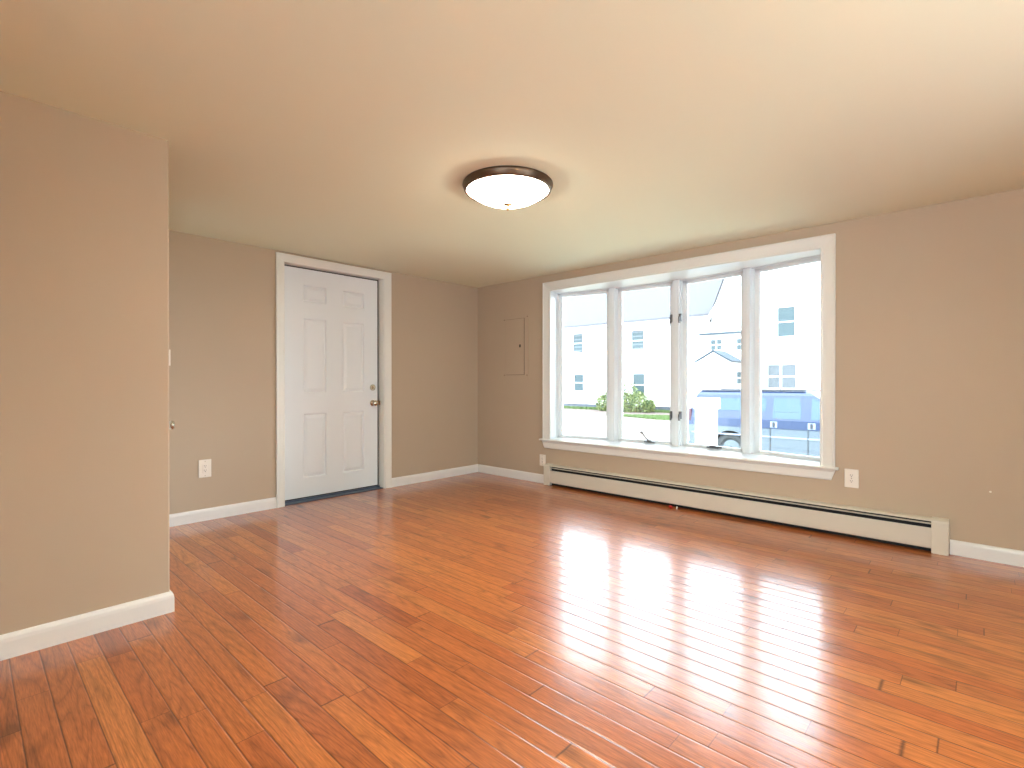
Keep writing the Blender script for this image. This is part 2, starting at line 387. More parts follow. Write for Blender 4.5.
def knobset(parent, root, c, ax, m, flip=1):
    bm = BM()
    lathe(bm, c, ax, [(0, 0), (0.030, 0), (0.030, 0.004), (0.026, 0.009), (0.012, 0.012), (0.010, 0.030), (0.014, 0.036), (0.024, 0.042), (0.0275, 0.052), (0.026, 0.062), (0.018, 0.069), (0, 0.071)], 32)
    return part('door_knob', bm, m, parent, root, smooth=True)
knobset(D, D, (-1.378, LY, 0.862), (0, -1, 0), M['nickel'])
bm = BM(); lathe(bm, (-1.378, LY, 1.019), (0, -1, 0), [(0, 0), (0.031, 0), (0.031, 0.006), (0.027, 0.012), (0.016, 0.013), (0.016, 0.016), (0, 0.016)], 32)
box(bm, (-1.384, LY-0.034, 1.003), (-1.372, LY-0.014, 1.035), bev=0.003)
part('deadbolt', bm, M['nickel'], D)
bm = BM(); box(bm, (DX1-0.002, LY+0.01, 0.835), (DX1+0.001, LY+0.035, 0.895))
part('strike_plate', bm, M['brass'], D)
part('strike_plate', B((DX1-0.003, 0.062, 0.842), (DX1+0.001, 0.084, 0.884)), M['brass'], D)

# closet door standing open behind the partition; only its knob shows past the wall end
D2 = thing('door_2', (CX1+0.012, -0.012, 0), kind='structure')
part('door_casing', casing((0, 0, 0), (1, 0, 0), (0, -1, 0), CX0-0.072, CX1+0.072, 0, 2.12, DPROF), M['casing'], D2)
hinge = Vector((CX1+0.012, -0.024, 0)); ang = math.radians(-102.5)
R = Matrix.Translation(hinge) @ Matrix.Rotation(ang, 4, 'Z')
bm = panel_leaf(0.0, 0.74, 0.012, 2.03, [(0.12, 0.33), (0.41, 0.62)], [(0.20, 0.78), (0.97, 1.60), (1.74, 1.89)], 0.035)
bmesh.ops.transform(bm, matrix=R, verts=bm.verts)
part('door_leaf', bm, M['door'], D2)
dirv = R.to_3x3() @ Vector((1, 0, 0)); nrm = R.to_3x3() @ Vector((0, 1, 0))
kc = hinge+dirv*0.68+nrm*0.035+Vector((0, 0, 0.805))
knobset(D2, D2, kc, nrm, M['nickel'])

# ------------------------------------------------------------------ bow window
Wn = thing('window_1', (0.0, -2.34, OZ0), kind='structure')
SZ = 0.474          # top of the stool / seat board
HZ = 2.030          # underside of the head board
WPROF = [(0, 0), (0, 0.024), (0.003, 0.027), (0.009, 0.027), (0.013, 0.020), (0.030, 0.018), (0.055, 0.014), (0.074, 0.012), (0.080, 0.016), (0.088, 0.017), (0.092, 0.012), (0.092, 0)]
part('window_casing', casing((0, 0, 0), (0, 1, 0), (-1, 0, 0), -3.668, -1.018, SZ, 2.120, WPROF), M['casing'], Wn)
PV = [Vector((0.135, -3.610, 0)), Vector((0.285, -2.975, 0)), Vector((0.350, -2.321, 0)), Vector((0.290, -1.670, 0)), Vector((0.135, -1.068, 0))]
OV = [Vector((p.x+0.12, p.y+q, 0)) for p, q in zip(PV, (-0.03, -0.012, 0, 0.012, 0.03))]
def slab(z0, z1, xin, y0=QY0, y1=QY1):
    pts = [(xin, y0)]+[(p.x, p.y) for p in OV]+[(xin, y1)]
    return prism(BM(), pts, lambda u, v, k: Vector((u, v, z0 if k == 0 else z1)))
part('head_board', slab(HZ, HZ+0.04, 0.0), M['vinyl'], Wn)
bm = slab(SZ-0.035, SZ, 0.001); part('seat_board', bm, M['vinyl'], Wn)
bm = BM()       # stool nosing with rounded front, horns past the casing
pts = [(-0.040, SZ-0.016), (-0.044, SZ-0.012), (-0.044, SZ-0.006), (-0.040, SZ-0.001), (-0.036, SZ), (0.002, SZ), (0.002, SZ-0.018), (-0.036, SZ-0.018)]
sweep(bm, [[Vector((x, y, z)) for x, z in pts] for y in (-3.689, -0.985)])
part('window_stool', bm, M['casing'], Wn)
bm = BM()       # apron with raked ends
def ap(x, z, side):
    t = (SZ-0.018-z)/0.085
    y = (-3.672+0.030*t) if side == 0 else (-1.006-0.030*t)
    return Vector((x, y, z))
app = [(0, SZ-0.018), (-0.022, SZ-0.018), (-0.022, SZ-0.028), (-0.017, SZ-0.036), (-0.015, SZ-0.085), (-0.011, SZ-0.096), (0, SZ-0.098)]
sweep(bm, [[ap(x, z, s) for x, z in app] for s in (0, 1)])
part('window_apron', bm, M['casing'], Wn)
bm = BM()       # side jambs
prism(bm, [(0.0, OY1), (PV[4].x+0.02, PV[4].y), (OV[4].x, OV[4].y), (OV[4].x-0.01, OV[4].y+0.03), (0.0, QY1)], lambda u, v, k: Vector((u, v, SZ-0.03 if k == 0 else HZ+0.03)))
part('side_jamb', bm, M['vinyl'], Wn)
bm = BM()
prism(bm, [(0.0, OY0), (PV[0].x+0.02, PV[0].y), (OV[0].x, OV[0].y), (OV[0].x-0.01, OV[0].y-0.03), (0.0, QY0)], lambda u, v, k: Vector((u, v, SZ-0.03 if k == 0 else HZ+0.03)))
part('side_jamb', bm, M['vinyl'], Wn)
bm = BM()       # exterior cap and skirt
prism(bm, [(WT, OY0-0.1)]+[(p.x+0.04, p.y) for p in OV]+[(WT, OY1+0.1)], lambda u, v, k: Vector((u, v, HZ+0.04 if k == 0 else HZ+0.12)))
prism(bm, [(WT, OY0-0.04)]+[(p.x+0.01, p.y) for p in OV]+[(WT, OY1+0.04)], lambda u, v, k: Vector((u, v, SZ-0.10 if k == 0 else SZ-0.035)))
part('exterior_cap', bm, M['housewhite'], Wn)
def fbox(bm, A, u, n, s0, s1, d0, d1, z0, z1, bev=0.0):
    """box in a panel's frame: s along the panel, d outward"""
    t = BM(); box(t, (s0, d0, z0), (s1, d1, z1), bev=bev)
    mt = Matrix(((u.x, n.x, 0, A.x), (u.y, n.y, 0, A.y), (0, 0, 1, 0), (0, 0, 0, 1)))
    bmesh.ops.transform(t, matrix=mt, verts=t.verts)
    me = bpy.data.meshes.new('tmp'); t.to_mesh(me); t.free(); bm.from_mesh(me); bpy.data.meshes.remove(me)
MW = 0.031
for i in range(4):
    A, Bp = PV[i], PV[i+1]; L_ = (Bp-A).length; u = (Bp-A)/L_; n = Vector((u.y, -u.x, 0))
    e0 = MW if i > 0 else 0.004; e1 = MW if i < 3 else 0.004     # clear of mullions
    bm = BM()       # fixed frame
    for (s0, s1, z0, z1) in ((e0-0.004, e0+0.004, SZ, HZ), (L_-e1-0.004, L_-e1+0.004, SZ, HZ), (e0, L_-e1, SZ, SZ+0.004), (e0, L_-e1, HZ-0.008, HZ)):
        fbox(bm, A, u, n, s0, s1, 0.030, 0.112, z0, z1)
    part('window_frame', bm, M['vinyl'], Wn)
    bm = BM()
    a0, a1, b0, b1 = e0+0.005, L_-e1-0.005, SZ+0.005, HZ-0.009; sw = 0.036; rb = 0.018; rtp = 0.022
    for (s0, s1, z0, z1) in ((a0, a0+sw, b0, b1), (a1-sw, a1, b0, b1), (a0, a1, b0, b0+rb), (a0, a1, b1-rtp, b1)):
        fbox(bm, A, u, n, s0, s1, 0.062, 0.104, z0, z1)
    for (s0, s1, z0, z1) in ((a0+sw-0.001, a0+sw+0.006, b0+rb, b1-rtp), (a1-sw-0.006, a1-sw+0.001, b0+rb, b1-rtp), (a0+sw, a1-sw, b0+rb-0.001, b0+rb+0.004), (a0+sw, a1-sw, b1-rtp-0.006, b1-rtp+0.001)):
        fbox(bm, A, u, n, s0, s1, 0.072, 0.096, z0, z1)
    sash = part('window_sash', bm, M['vinyl'], Wn)
    bm = BM(); fbox(bm, A, u, n, a0+sw, a1-sw, 0.082, 0.086, b0+rb, b1-rtp+0.001)
    part('glass_pane', bm, M['glass'], sash, Wn)
    if i in (1, 2):     # the two casements that open: crank operator and two cam locks
        cs = L_*0.46 if i == 1 else L_*0.40
        bm = BM(); cz = SZ+0.012
        def Lp(s, d, z): return A+u*s+n*d+Vector((0, 0, z))
        fbox(bm, A, u, n, cs-0.055, cs+0.055, 0.008, 0.045, cz, cz+0.012, bev=0.004)
        fbox(bm, A, u, n, cs-0.020, cs+0.020, -0.006, 0.030, cz+0.006, cz+0.026, bev=0.005)
        base = part('crank_base', bm, M['hard'], Wn)
        bm = BM()
        if i == 2:       # left of middle: handle swung up
            tube(bm, [Lp(cs-0.0, 0.0, cz+0.022), Lp(cs+0.025, -0.012, cz+0.045), Lp(cs+0.062, -0.020, cz+0.098)], 0.006, 8)
            lathe(bm, Lp(cs+0.062, -0.012, cz+0.098), -n, [(0, 0), (0.010, 0), (0.012, 0.012), (0.010, 0.026), (0, 0.028)], 12)
        else:            # right of middle: folded flat
            tube(bm, [Lp(cs+0.004, 0.0, cz+0.022), Lp(cs-0.040, -0.006, cz+0.020), Lp(cs-0.085, -0.004, cz+0.014)], 0.006, 8)
            lathe(bm, Lp(cs-0.085, -0.004, cz+0.008), (0, 0, 1), [(0, 0), (0.010, 0), (0.011, 0.014), (0, 0.018)], 12)
        part('crank_handle', bm, M['hard'], Wn)
        ls = (L_-e1-0.002) if i == 1 else (e0+0.002)      # both on the jambs of the middle mullion
        sgn = -1 if i == 1 else 1
        for lz in (1.675, 0.765):
            bm = BM()
            x0, x1 = sorted((ls, ls+sgn*0.022))
            fbox(bm, A, u, n, x0, x1, -0.004, 0.020, lz-0.035, lz+0.035, bev=0.003)
            fbox(bm, A, u, n, x0+0.004, x1-0.004, -0.022, 0.0, lz-0.050, lz+0.010, bev=0.004)
            part('sash_lock', bm, M['hard'], Wn)
for i in (1, 2, 3):
    p = PV[i]; a = (PV[i+1]-PV[i-1]).normalized(); n = Vector((a.y, -a.x, 0)); bm = BM()
    fbox(bm, p-a*MW*1.0, a, n, 0, 2*MW, -0.004, 0.115, SZ-0.001, HZ+0.001, bev=0.004)
    fbox(bm, p-a*0.008, a, n, 0, 0.016, -0.007, 0.0, SZ, HZ, bev=0.002)
    part('mullion', bm, M['vinyl'], Wn)

# unseen windows added behind the camera to let more daylight in
def plain_window(name, p0, p1, nrm, z0, z1, bars):
    p0, p1, n = Vector(p0), Vector(p1), Vector(nrm); u = (p1-p0).normalized(); Lx = (p1-p0).length
    W_ = thing(name, p0, kind='structure'); bm = BM()
    for s0, s1, a, b in [(0, 0.05, z0, z1), (Lx-0.05, Lx, z0, z1), (0, Lx, z0, z0+0.05), (0, Lx, z1-0.05, z1)]+[(Lx*k/bars-0.03, Lx*k/bars+0.03, z0, z1) for k in range(1, bars)]:
        fbox(bm, p0, u, n, s0, s1, 0.02, 0.10, a, b)
    part('window_frame', bm, M['vinyl'], W_)
    bm = BM(); fbox(bm, p0, u, n, 0.05, Lx-0.05, 0.055, 0.059, z0+0.05, z1-0.05)
    part('glass_pane', bm, M['glass'], W_)
plain_window('added_window_2', (-2.9, YB, 0), (-1.6, YB, 0), (0, -1, 0), 0.35, 2.1, 2)
plain_window('added_window_3', (XL, -6.1, 0), (XL, -3.9, 0), (-1, 0, 0), 0.35, 2.1, 2)

# ------------------------------------------------------------------ baseboard heater
HT = thing('baseboard_heater', (0, -2.675, 0), 'long cream hot-water baseboard heater on the wall below the bow window', 'heater')
HD = 0.068
HY0, HY1 = -4.280, -1.070
part('back_panel', B((-0.004, HY0+0.01, 0.012), (0, HY1-0.01, 0.205)), M['heater'], HT)
bm = BM()
tp = [(-0.002, 0.214), (-0.050, 0.212), (-0.064, 0.206), (-0.066, 0.200), (-0.063, 0.200), (-0.060, 0.204), (-0.048, 0.207), (-0.002, 0.209)]
sweep(bm, [[Vector((x, y, z)) for x, z in tp] for y in (HY0+0.06, HY1-0.05)])
part('top_cover', bm, M['heater'], HT)
bm = BM()
fp = [(-0.064, 0.158), (-0.066, 0.150), (-0.066, 0.040), (-0.062, 0.030), (-0.052, 0.028), (-0.052, 0.031), (-0.060, 0.034), (-0.0635, 0.042), (-0.0635, 0.150), (-0.058, 0.158)]
sweep(bm, [[Vector((x, y, z)) for x, z in fp] for y in (HY0+0.07, HY1-0.06)])
part('front_panel', bm, M['heater'], HT)
bm = BM()
dp = [(-0.060, 0.180), (-0.062, 0.182), (-0.062, 0.185), (-0.050, 0.188), (-0.050, 0.185)]
sweep(bm, [[Vector((x, y, z)) for x, z in dp] for y in (HY0+0.08, HY1-0.07)])
part('damper_blade', bm, M['heater'], HT)
bm = BM(); box(bm, (-0.050, HY0+0.075, 0.034), (-0.006, HY1-0.065, 0.150))
part('fin_element', bm, M['dark'], HT)
bm = BM(); box(bm, (-0.030, HY0+0.075, 0.150), (-0.0045, HY1-0.065, 0.206)); box(bm, (-0.030, HY0+0.075, 0.0045), (-0.0045, HY1-0.065, 0.034))
part('shadow_plate', bm, M['dark'], HT)
def endcap(y0, y1):
    bm = BM()
    pr = [(0, 0.002), (-0.069, 0.002), (-0.069, 0.196), (-0.066, 0.207), (-0.058, 0.213), (-0.046, 0.217), (0, 0.218)]
    sweep(bm, [[Vector((x, y, z)) for x, z in pr] for y in (y0, y1)])
    bmesh.ops.bevel(bm, geom=[e for e in bm.edges if abs(e.verts[0].co.y-e.verts[1].co.y) < 1e-6 and e.calc_length() > 0.04], offset=0.0015, segments=1, affect='EDGES')
    return bm
part('end_cap', endcap(HY0, HY0+0.083), M['heater'], HT)
part('end_cap', endcap(HY1-0.078, HY1), M['heater'], HT)
for y in (-1.95, -3.05):
    bm = BM(); box(bm, (-0.052, y-0.012, 0.150), (-0.030, y+0.012, 0.200)); part('damper_bracket', bm, M['dark'], HT)

bm = BM(); lathe(bm, (-0.093, -2.475, 0.013), (-0.55, -0.8, 0), [(0, 0), (0.012, 0), (0.0125, 0.01), (0.0125, 0.028), (0.007, 0.034), (0.004, 0.034), (0, 0.03)], 20)
tag(link('plastic_scrap', bm, M['red']), 'tiny red plastic scrap lying on the floor at the bottom edge of the heater', 'plastic scrap')
bm = BM(); lathe(bm, (-0.085, -2.535, 0.0), (0, 0, 1), [(0, 0), (0.006, 0), (0.006, 0.016), (0.004, 0.022), (0, 0.023)], 16)
tag(link('plastic_scrap', bm, M['plate']), 'tiny white plastic scrap on the floor beside the red one', 'plastic scrap')

# ------------------------------------------------------------------ ceiling light
LC = Vector((-2.076, -2.441, H))
def make_light(LC, label, bowl='bowl'):
  CL = thing('ceiling_light', LC, label, 'ceiling light')
  bm = BM(); lathe(bm, LC, (0, 0, -1), [(0, 0), (0.252, 0), (0.256, 0.004), (0.257, 0.012), (0.252, 0.022), (0.248, 0.036), (0.242, 0.044), (0.234, 0.044), (0.234, 0.030), (0, 0.030)], 96)
  part('bronze_rim', bm, M['bronze'], CL, smooth=True)
  bm = BM(); pr = [(0.236, 0.036)]
  for k in range(1, 15):
      q = k/14; pr.append((0.236*(1-q) if k < 14 else 0, 0.036+0.080*(1-(1-q)**2.3)))
  lathe(bm, LC, (0, 0, -1), pr, 96)
  part('glass_bowl', bm, M[bowl], CL, smooth=True)
  bm = BM(); lathe(bm, LC, (0, 0, -1), [(0, 0.112), (0.034, 0.110), (0.036, 0.113), (0.020, 0.118), (0.009, 0.122), (0.007, 0.134), (0.011, 0.137), (0.011, 0.142), (0.004, 0.149), (0, 0.150)], 32)
  part('finial', bm, M['brass'], CL, smooth=True)
make_light(LC, 'round flush ceiling light with bronze rim and glowing frosted bowl')

# fill lamps added out of view: one behind the partition, one behind the camera
def fill_lamp(x, y, label, bulb):
    T = thing('fill_floor_lamp', (x, y, 0), label, 'floor lamp', None)
    part('base', lathe(BM(), (x, y, 0), (0, 0, 1), [(0, 0), (0.14, 0), (0.14, 0.012), (0.12, 0.022), (0.02, 0.035), (0, 0.035)], 40), M['bronze'], T, smooth=True)
    part('pole', tube(BM(), [(x, y, 0.03), (x, y, 0.9), (x, y, 1.60)], 0.011, 16), M['bronze'], T)
    part('lamp_shade', lathe(BM(), (x, y, 1.58), (0, 0, 1), [(0, 0), (0.03, 0), (0.10, 0.03), (0.16, 0.09), (0.165, 0.09), (0.10, 0.038), (0.03, 0.010), (0, 0.010)], 48), M['bronze'], T, smooth=True)
    part('bulb', lathe(BM(), (x, y, 1.595), (0, 0, 1), [(0, 0), (0.02, 0.0), (0.025, 0.02), (0.045, 0.035), (0.045, 0.05), (0.025, 0.068), (0, 0.072)], 24), M[bulb], T, smooth=True)
make_light(Vector((-4.9, -0.75, H)), 'matching flush ceiling light added as fill behind the partition wall', 'fill_bowl')
fill_lamp(-3.6, -5.7, 'bronze uplight added behind the camera as fill light', 'bulb')

# ------------------------------------------------------------------ wall plates
def frame_mat(o, ux, n):
    """local x = ux, local y = into the wall (-n), local z up"""
    ux, n = Vector(ux), Vector(n)
    return Matrix(((ux.x, -n.x, 0, o[0]), (ux.y, -n.y, 0, o[1]), (ux.z, -n.z, 1, o[2]), (0, 0, 0, 1)))
def lpart(name, bm, m, parent, root, mt, smooth=False):
    bmesh.ops.transform(bm, matrix=mt, verts=bm.verts); return part(name, bm, m, parent, root, smooth)
def outlet(center, ux, n, w_, h_, label, group, decora=False):
    T = thing('wall_outlet', center, label, 'wall outlet', group); mt = frame_mat(center, ux, n)
    lpart('cover_plate', B((-w_/2, -0.006, -h_/2), (w_/2, 0.0, h_/2), bev=0.0035), M['plate'], T, T, mt)
    if decora:
        lpart('receptacle_face', B((-0.0165, -0.009, -0.034), (0.0165, -0.002, 0.034), bev=0.002), M['plate'], T, T, mt)
    for s in (1, -1):
        cz = s*(0.0195 if not decora else 0.017)
        if not decora:
            bm = BM(); pts = [(0.0165*math.cos(a*math.pi/16), 0.0145*math.sin(a*math.pi/16)) for a in range(32)]
            pts = [(x, max(-0.0115, min(0.0115, z))) for x, z in pts]
            prism(bm, [(x, z+cz) for x, z in pts], lambda u_, v_, k: Vector((u_, -0.009 if k == 0 else -0.002, v_)))
            r = lpart('receptacle', bm, M['plate'], T, T, mt)
        bm = BM()
        box(bm, (-0.0075, -0.0096, cz+0.0005), (-0.0050, -0.0085, cz+0.0085)); box(bm, (0.0050, -0.0096, cz+0.0015), (0.0073, -0.0085, cz+0.0080))
        lathe(bm, (0, -0.0085, cz-0.0055), (0, -1, 0), [(0, 0), (0.0028, 0), (0.0028, 0.0011), (0, 0.0011)], 12)
        lpart('slots', bm, M['slot'], T, T, mt)
    for z in ((0,) if not decora else (h_*0.4, -h_*0.4)):
        bm = BM(); lathe(bm, (0, -0.006, z), (0, -1, 0), [(0, 0), (0.003, 0), (0.0025, 0.001), (0, 0.0012)], 12)
        lpart('cover_screw', bm, M['nickel'], T, T, mt)
    return T
outlet((-2.911, -0.001, 0.404), (1, 0, 0), (0, -1, 0), 0.088, 0.138, 'white wall outlet low on the wall left of the door', None, True)
outlet((-0.001, -1.0045, 0.243), (0, -1, 0), (-1, 0, 0), 0.082, 0.120, 'small white outlet under the window corner at the left end of the heater', None, True)
outlet((-0.001, -3.766, 0.406), (0, -1, 0), (-1, 0, 0), 0.083, 0.128, 'white duplex outlet on the wall right of the bow window', None)
SW = thing('light_switch', (-3.1730, -0.001, 1.255), 'white light switch plate just showing past the partition edge', 'light switch')
mt = frame_mat((-3.1730, -0.001, 1.255), (1, 0, 0), (0, -1, 0))
lpart('cover_plate', B((-0.036, -0.006, -0.060), (0.036, 0, 0.060), bev=0.003), M['plate'], SW, SW, mt)
bm = BM(); box(bm, (-0.005, -0.014, -0.004), (0.005, -0.004, 0.012), bev=0.001); lpart('toggle', bm, M['plate'], SW, SW, mt)

# ------------------------------------------------------------------ electrical panel, painted the wall colour
EP = thing('electrical_panel', (-0.001, -0.615, 1.11), 'taupe-painted flush breaker panel cover in the corner left of the window', 'electrical panel')
part('cover_plate', B((-0.005, -0.806, 1.108), (-0.0, -0.424, 1.806), bev=0.002), M['wall'], EP)
bm = BM(); box(bm, (-0.010, -0.744, 1.156), (-0.0045, -0.468, 1.775), bev=0.003)
part('door_gap', B((-0.0065, -0.7475, 1.1525), (-0.0045, -0.466, 1.777)), M['slot'], EP)
pd = part('panel_door', bm, M['wall'], EP)
bm = BM(); box(bm, (-0.0145, -0.698, 1.457), (-0.011, -0.679, 1.489), bev=0.001); part('latch', bm, M['dark'], pd, EP)
for y, z in ((-0.444, 1.775), (-0.790, 1.79), (-0.444, 1.15), (-0.784, 1.15)):
    bm = BM(); lathe(bm, (-0.005, y, z), (-1, 0, 0), [(0, 0), (0.006, 0), (0.005, 0.002), (0, 0.0025)], 12); part('screw', bm, M['bronze'], EP)
bm = BM(); lathe(bm, (0.0, -4.467, 0.415), (-1, 0, 0), [(0, 0), (0.006, 0), (0.006, 0.003), (0.003, 0.006), (0, 0.006)], 12)
tag(link('wall_anchor', bm, M['plate']), 'tiny pale wall anchor on the wall right of the heater', 'wall anchor')

# ================================================================== OUTDOORS
G = -0.9
struct('ground', B((WT, -60, G-0.3), (90, 80, G)), M['gravel'])
M['bounce'] = mat('pale_bounce_ground', srgb(198, 202, 180), 0.95, noise=0.08, nscale=1.5)  # unseen pale ground, added to bounce daylight up to the ceiling
struct('ground_bounce', B((WT, -25, G-0.01), (7.6, 18, G+0.004)), M['bounce'])
struct('foundation_wall', B((WT-0.1, -9, G-0.2), (WT, 3, -0.12)), M['found'])

def wall_poly(bm, pts, x0, x1): return prism(bm, pts, lambda u_, v_, k: Vector((x0 if k == 0 else x1, u_, v_)))
def house_window(root, X, y0, y1, z0, z1, cols=1, ac=None, blinds=False, mtl='hglass'):
    y0, y1 = sorted((y0, y1)); z0, z1 = sorted((z0, z1)); t = 0.07; bm = BM()
    for a, b, c, d in ((y0-t, y1+t, z0-t, z0), (y0-t, y1+t, z1, z1+t), (y0-t, y0, z0, z1), (y1, y1+t, z0, z1)): box(bm, (X-0.05, a, c), (X+0.02, b, d))
    zm = (z0+z1)/2; box(bm, (X-0.035, y0, zm-0.03), (X+0.02, y1, zm+0.03))
    for k in range(1, cols): yy = y0+(y1-y0)*k/cols; box(bm, (X-0.03, yy-0.03, z0), (X+0.02, yy+0.03, z1))
    f = part('window', bm, M['housewhite'], root)
    part('pane', B((X-0.012, y0, z0), (X+0.01, y1, z1)), M[mtl], f, root)
    if blinds:
        bm = BM(); k = z0+0.1
        while k < z1-0.05:
            box(bm, (X-0.022, y0+0.01, k), (X-0.014, y1-0.01, k+0.10)); k += 0.28
        part('blind', bm, M['blind'], f, root)
    if ac:
        a0, a1, c0, c1 = ac; bm = BM(); box(bm, (X-0.35, min(a0, a1), min(c0, c1)), (X-0.02, max(a0, a1), max(c0, c1)), bev=0.02)
        a = part('air_conditioner', bm, M['housewhite'], f, root) if False else part('air_conditioner', bm, M['housewhite'], root)
        part('grille', B((X-0.362, min(a0, a1)+0.06, min(c0, c1)+0.05), (X-0.348, max(a0, a1)-0.22, max(c0, c1)-0.04)), M['acgrille'], a, root)

HS = thing('house', (30, 12, G), 'long white two-storey clapboard house with pale grey roof seen behind the bush', 'house')
bm = BM(); box(bm, (27, 7.6, G+0.35), (35, 30, 5.15)); part('wall', bm, M['siding'], HS)
part('foundation', B((27.05, 7.6, G), (34.9, 29.9, G+0.36)), M['found'], HS)
bm = BM(); prism(bm, [(26.55, 5.05), (31.0, 10.2), (35.4, 5.05), (35.4, 5.25), (31.0, 10.45), (26.55, 5.25)], lambda u_, v_, k: Vector((u_, 7.6 if k == 0 else 30.4, v_)))
part('roof', bm, M['shingle'], HS)
bm = BM(); prism(bm, [(27, 5.1), (35, 5.1), (31, 10.1)], lambda u_, v_, k: Vector((u_, 7.62 if k == 0 else 29.8, v_))); part('gable_end', bm, M['siding'], HS)
bm = BM(); box(bm, (26.45, 7.6, 4.96), (26.58, 30.4, 5.08)); part('gutter', bm, M['housewhite'], HS)
house_window(HS, 27, 17.2, 18.05, 3.25, 4.65, blinds=True, ac=(17.5, 18.3, 2.85, 3.3))
house_window(HS, 27, 12.25, 13.15, 3.20, 4.57, blinds=True, ac=(12.25, 13.25, 2.83, 3.25))
house_window(HS, 27, 17.15, 17.95, 0.42, 1.62, ac=(17.4, 18.1, 0.0, 0.42))
house_window(HS, 27, 12.2, 13.05, 0.15, 1.62)

GW = thing('gabled_house', (29, 1, G), 'tall white gabled house with a small entry porch behind the blue vehicle', 'house')
bm = BM(); wall_poly(bm, [(7.1, G), (7.1, 4.92), (3.0, 11.2), (-1.1, 4.92), (-1.1, G)], 25.5, 35); part('wall', bm, M['siding'], GW)
bm = BM()
wall_poly(bm, [(7.30, 4.62), (3.0, 11.20), (3.0, 11.42), (7.42, 4.68)], 25.55, 35); wall_poly(bm, [(-1.30, 4.62), (3.0, 11.20), (3.0, 11.42), (-1.42, 4.68)], 25.55, 35)
part('roof', bm, M['shingle'], GW)
for s in (1, -1):
    bm = BM(); wall_poly(bm, [(3+s*4.30, 4.60), (3.0, 11.18), (3.0, 11.44), (3+s*4.44, 4.68)], 25.35, 25.56); part('rake_board', bm, M['housewhite'], GW)
house_window(GW, 25.5, 2.74, 3.56, 3.50, 5.04, ac=(2.90, 3.50, 3.12, 3.48))
house_window(GW, 25.5, 3.46, 4.05, 0.75, 1.99, mtl='blind')
house_window(GW, 25.5, 2.69, 3.36, 0.75, 1.98, mtl='blind')
bm = BM(); box(bm, (24.0, 4.5, G), (25.5, 7.0, 3.72)); part('entry_wing', bm, M['siding'], GW)
bm = BM(); prism(bm, [(23.75, 3.68), (25.5, 3.74), (25.5, 3.84), (23.75, 3.78)], lambda u_, v_, k: Vector((u_, 4.35 if k == 0 else 7.15, v_))); part('wing_roof', bm, M['dshingle'], GW)
house_window(GW, 24.0, 5.97, 6.56, 2.84, 3.40, cols=2)
house_window(GW, 24.0, 4.70, 5.17, 2.79, 3.38)
house_window(GW, 24.0, 4.70, 5.17, 0.97, 1.61)
bm = BM(); box(bm, (23.9, 5.30, G+0.3), (24.0, 6.35, 1.45)); bm2 = bm; d_ = part('front_door', bm2, M['housewhite'], GW)
bm = BM()       # porch roof: little gable with dark slope
prism(bm, [(6.72, 2.12), (5.80, 2.66), (5.80, 2.74), (6.80, 2.16)], lambda u_, v_, k: Vector((22.25 if k == 0 else 24.0, u_, v_)))
prism(bm, [(4.86, 2.10), (5.80, 2.66), (5.80, 2.74), (4.78, 2.14)], lambda u_, v_, k: Vector((22.25 if k == 0 else 24.0, u_, v_)))
part('porch_roof', bm, M['dshingle'], GW)
bm = BM(); prism(bm, [(6.66, 2.12), (5.80, 2.62), (4.94, 2.10)], lambda u_, v_, k: Vector((22.3 if k == 0 else 23.9, u_, v_)))
box(bm, (22.2, 4.94, 2.0), (22.35, 6.66, 2.12)); part('porch_gable', bm, M['housewhite'], GW)
for y in (5.02, 6.58): part('porch_post', B((22.3, y-0.07, G), (22.44, y+0.07, 2.05), bev=0.01), M['housewhite'], GW)
bm = BM(); tube(bm, [(25.3, 6.15, 4.75), (25.15, 5.95, 5.2), (25.1, 5.75, 5.45)], 0.03, 8); tube(bm, [(25.1, 5.75, 5.45), (25.1, 5.7, 5.05)], 0.02, 8)
part('antenna', bm, M['acgrille'], GW)

# grass along the house, a patch on the drive: blades nobody could count, one object each
def lawn(name, label, xs, ys, n, h=0.18, shape=None):
    bm = BM()
    for _ in range(n):
        x = random.uniform(*xs); y = random.uniform(*ys)
        if shape and not shape(x, y): continue
        a = random.uniform(0, math.pi); wv = Vector((math.cos(a), math.sin(a), 0))*0.05; hh = h*random.uniform(0.5, 1.1); l = Vector((random.uniform(-.05, .05), random.uniform(-.05, .05), hh))
        p = Vector((x, y, G)); vs = [bm.verts.new(q) for q in (p-wv, p+wv, p+l)]; bm.faces.new(vs)
    o = link(name, bm, M['grass']); tag(o, label, 'grass', kind='stuff'); return o
lawn('grass', 'strip of green grass growing along the foot of the long white house', (26.3, 26.95), (9.5, 27), 9000)
lawn('grass', 'small pointed patch of green lawn beside the gravel drive', (20.5, 23.7), (7.3, 12.2), 9000, 0.10, lambda x, y: abs(x-22.0) < 1.7*(1-max(0, (y-7.5))/4.6))

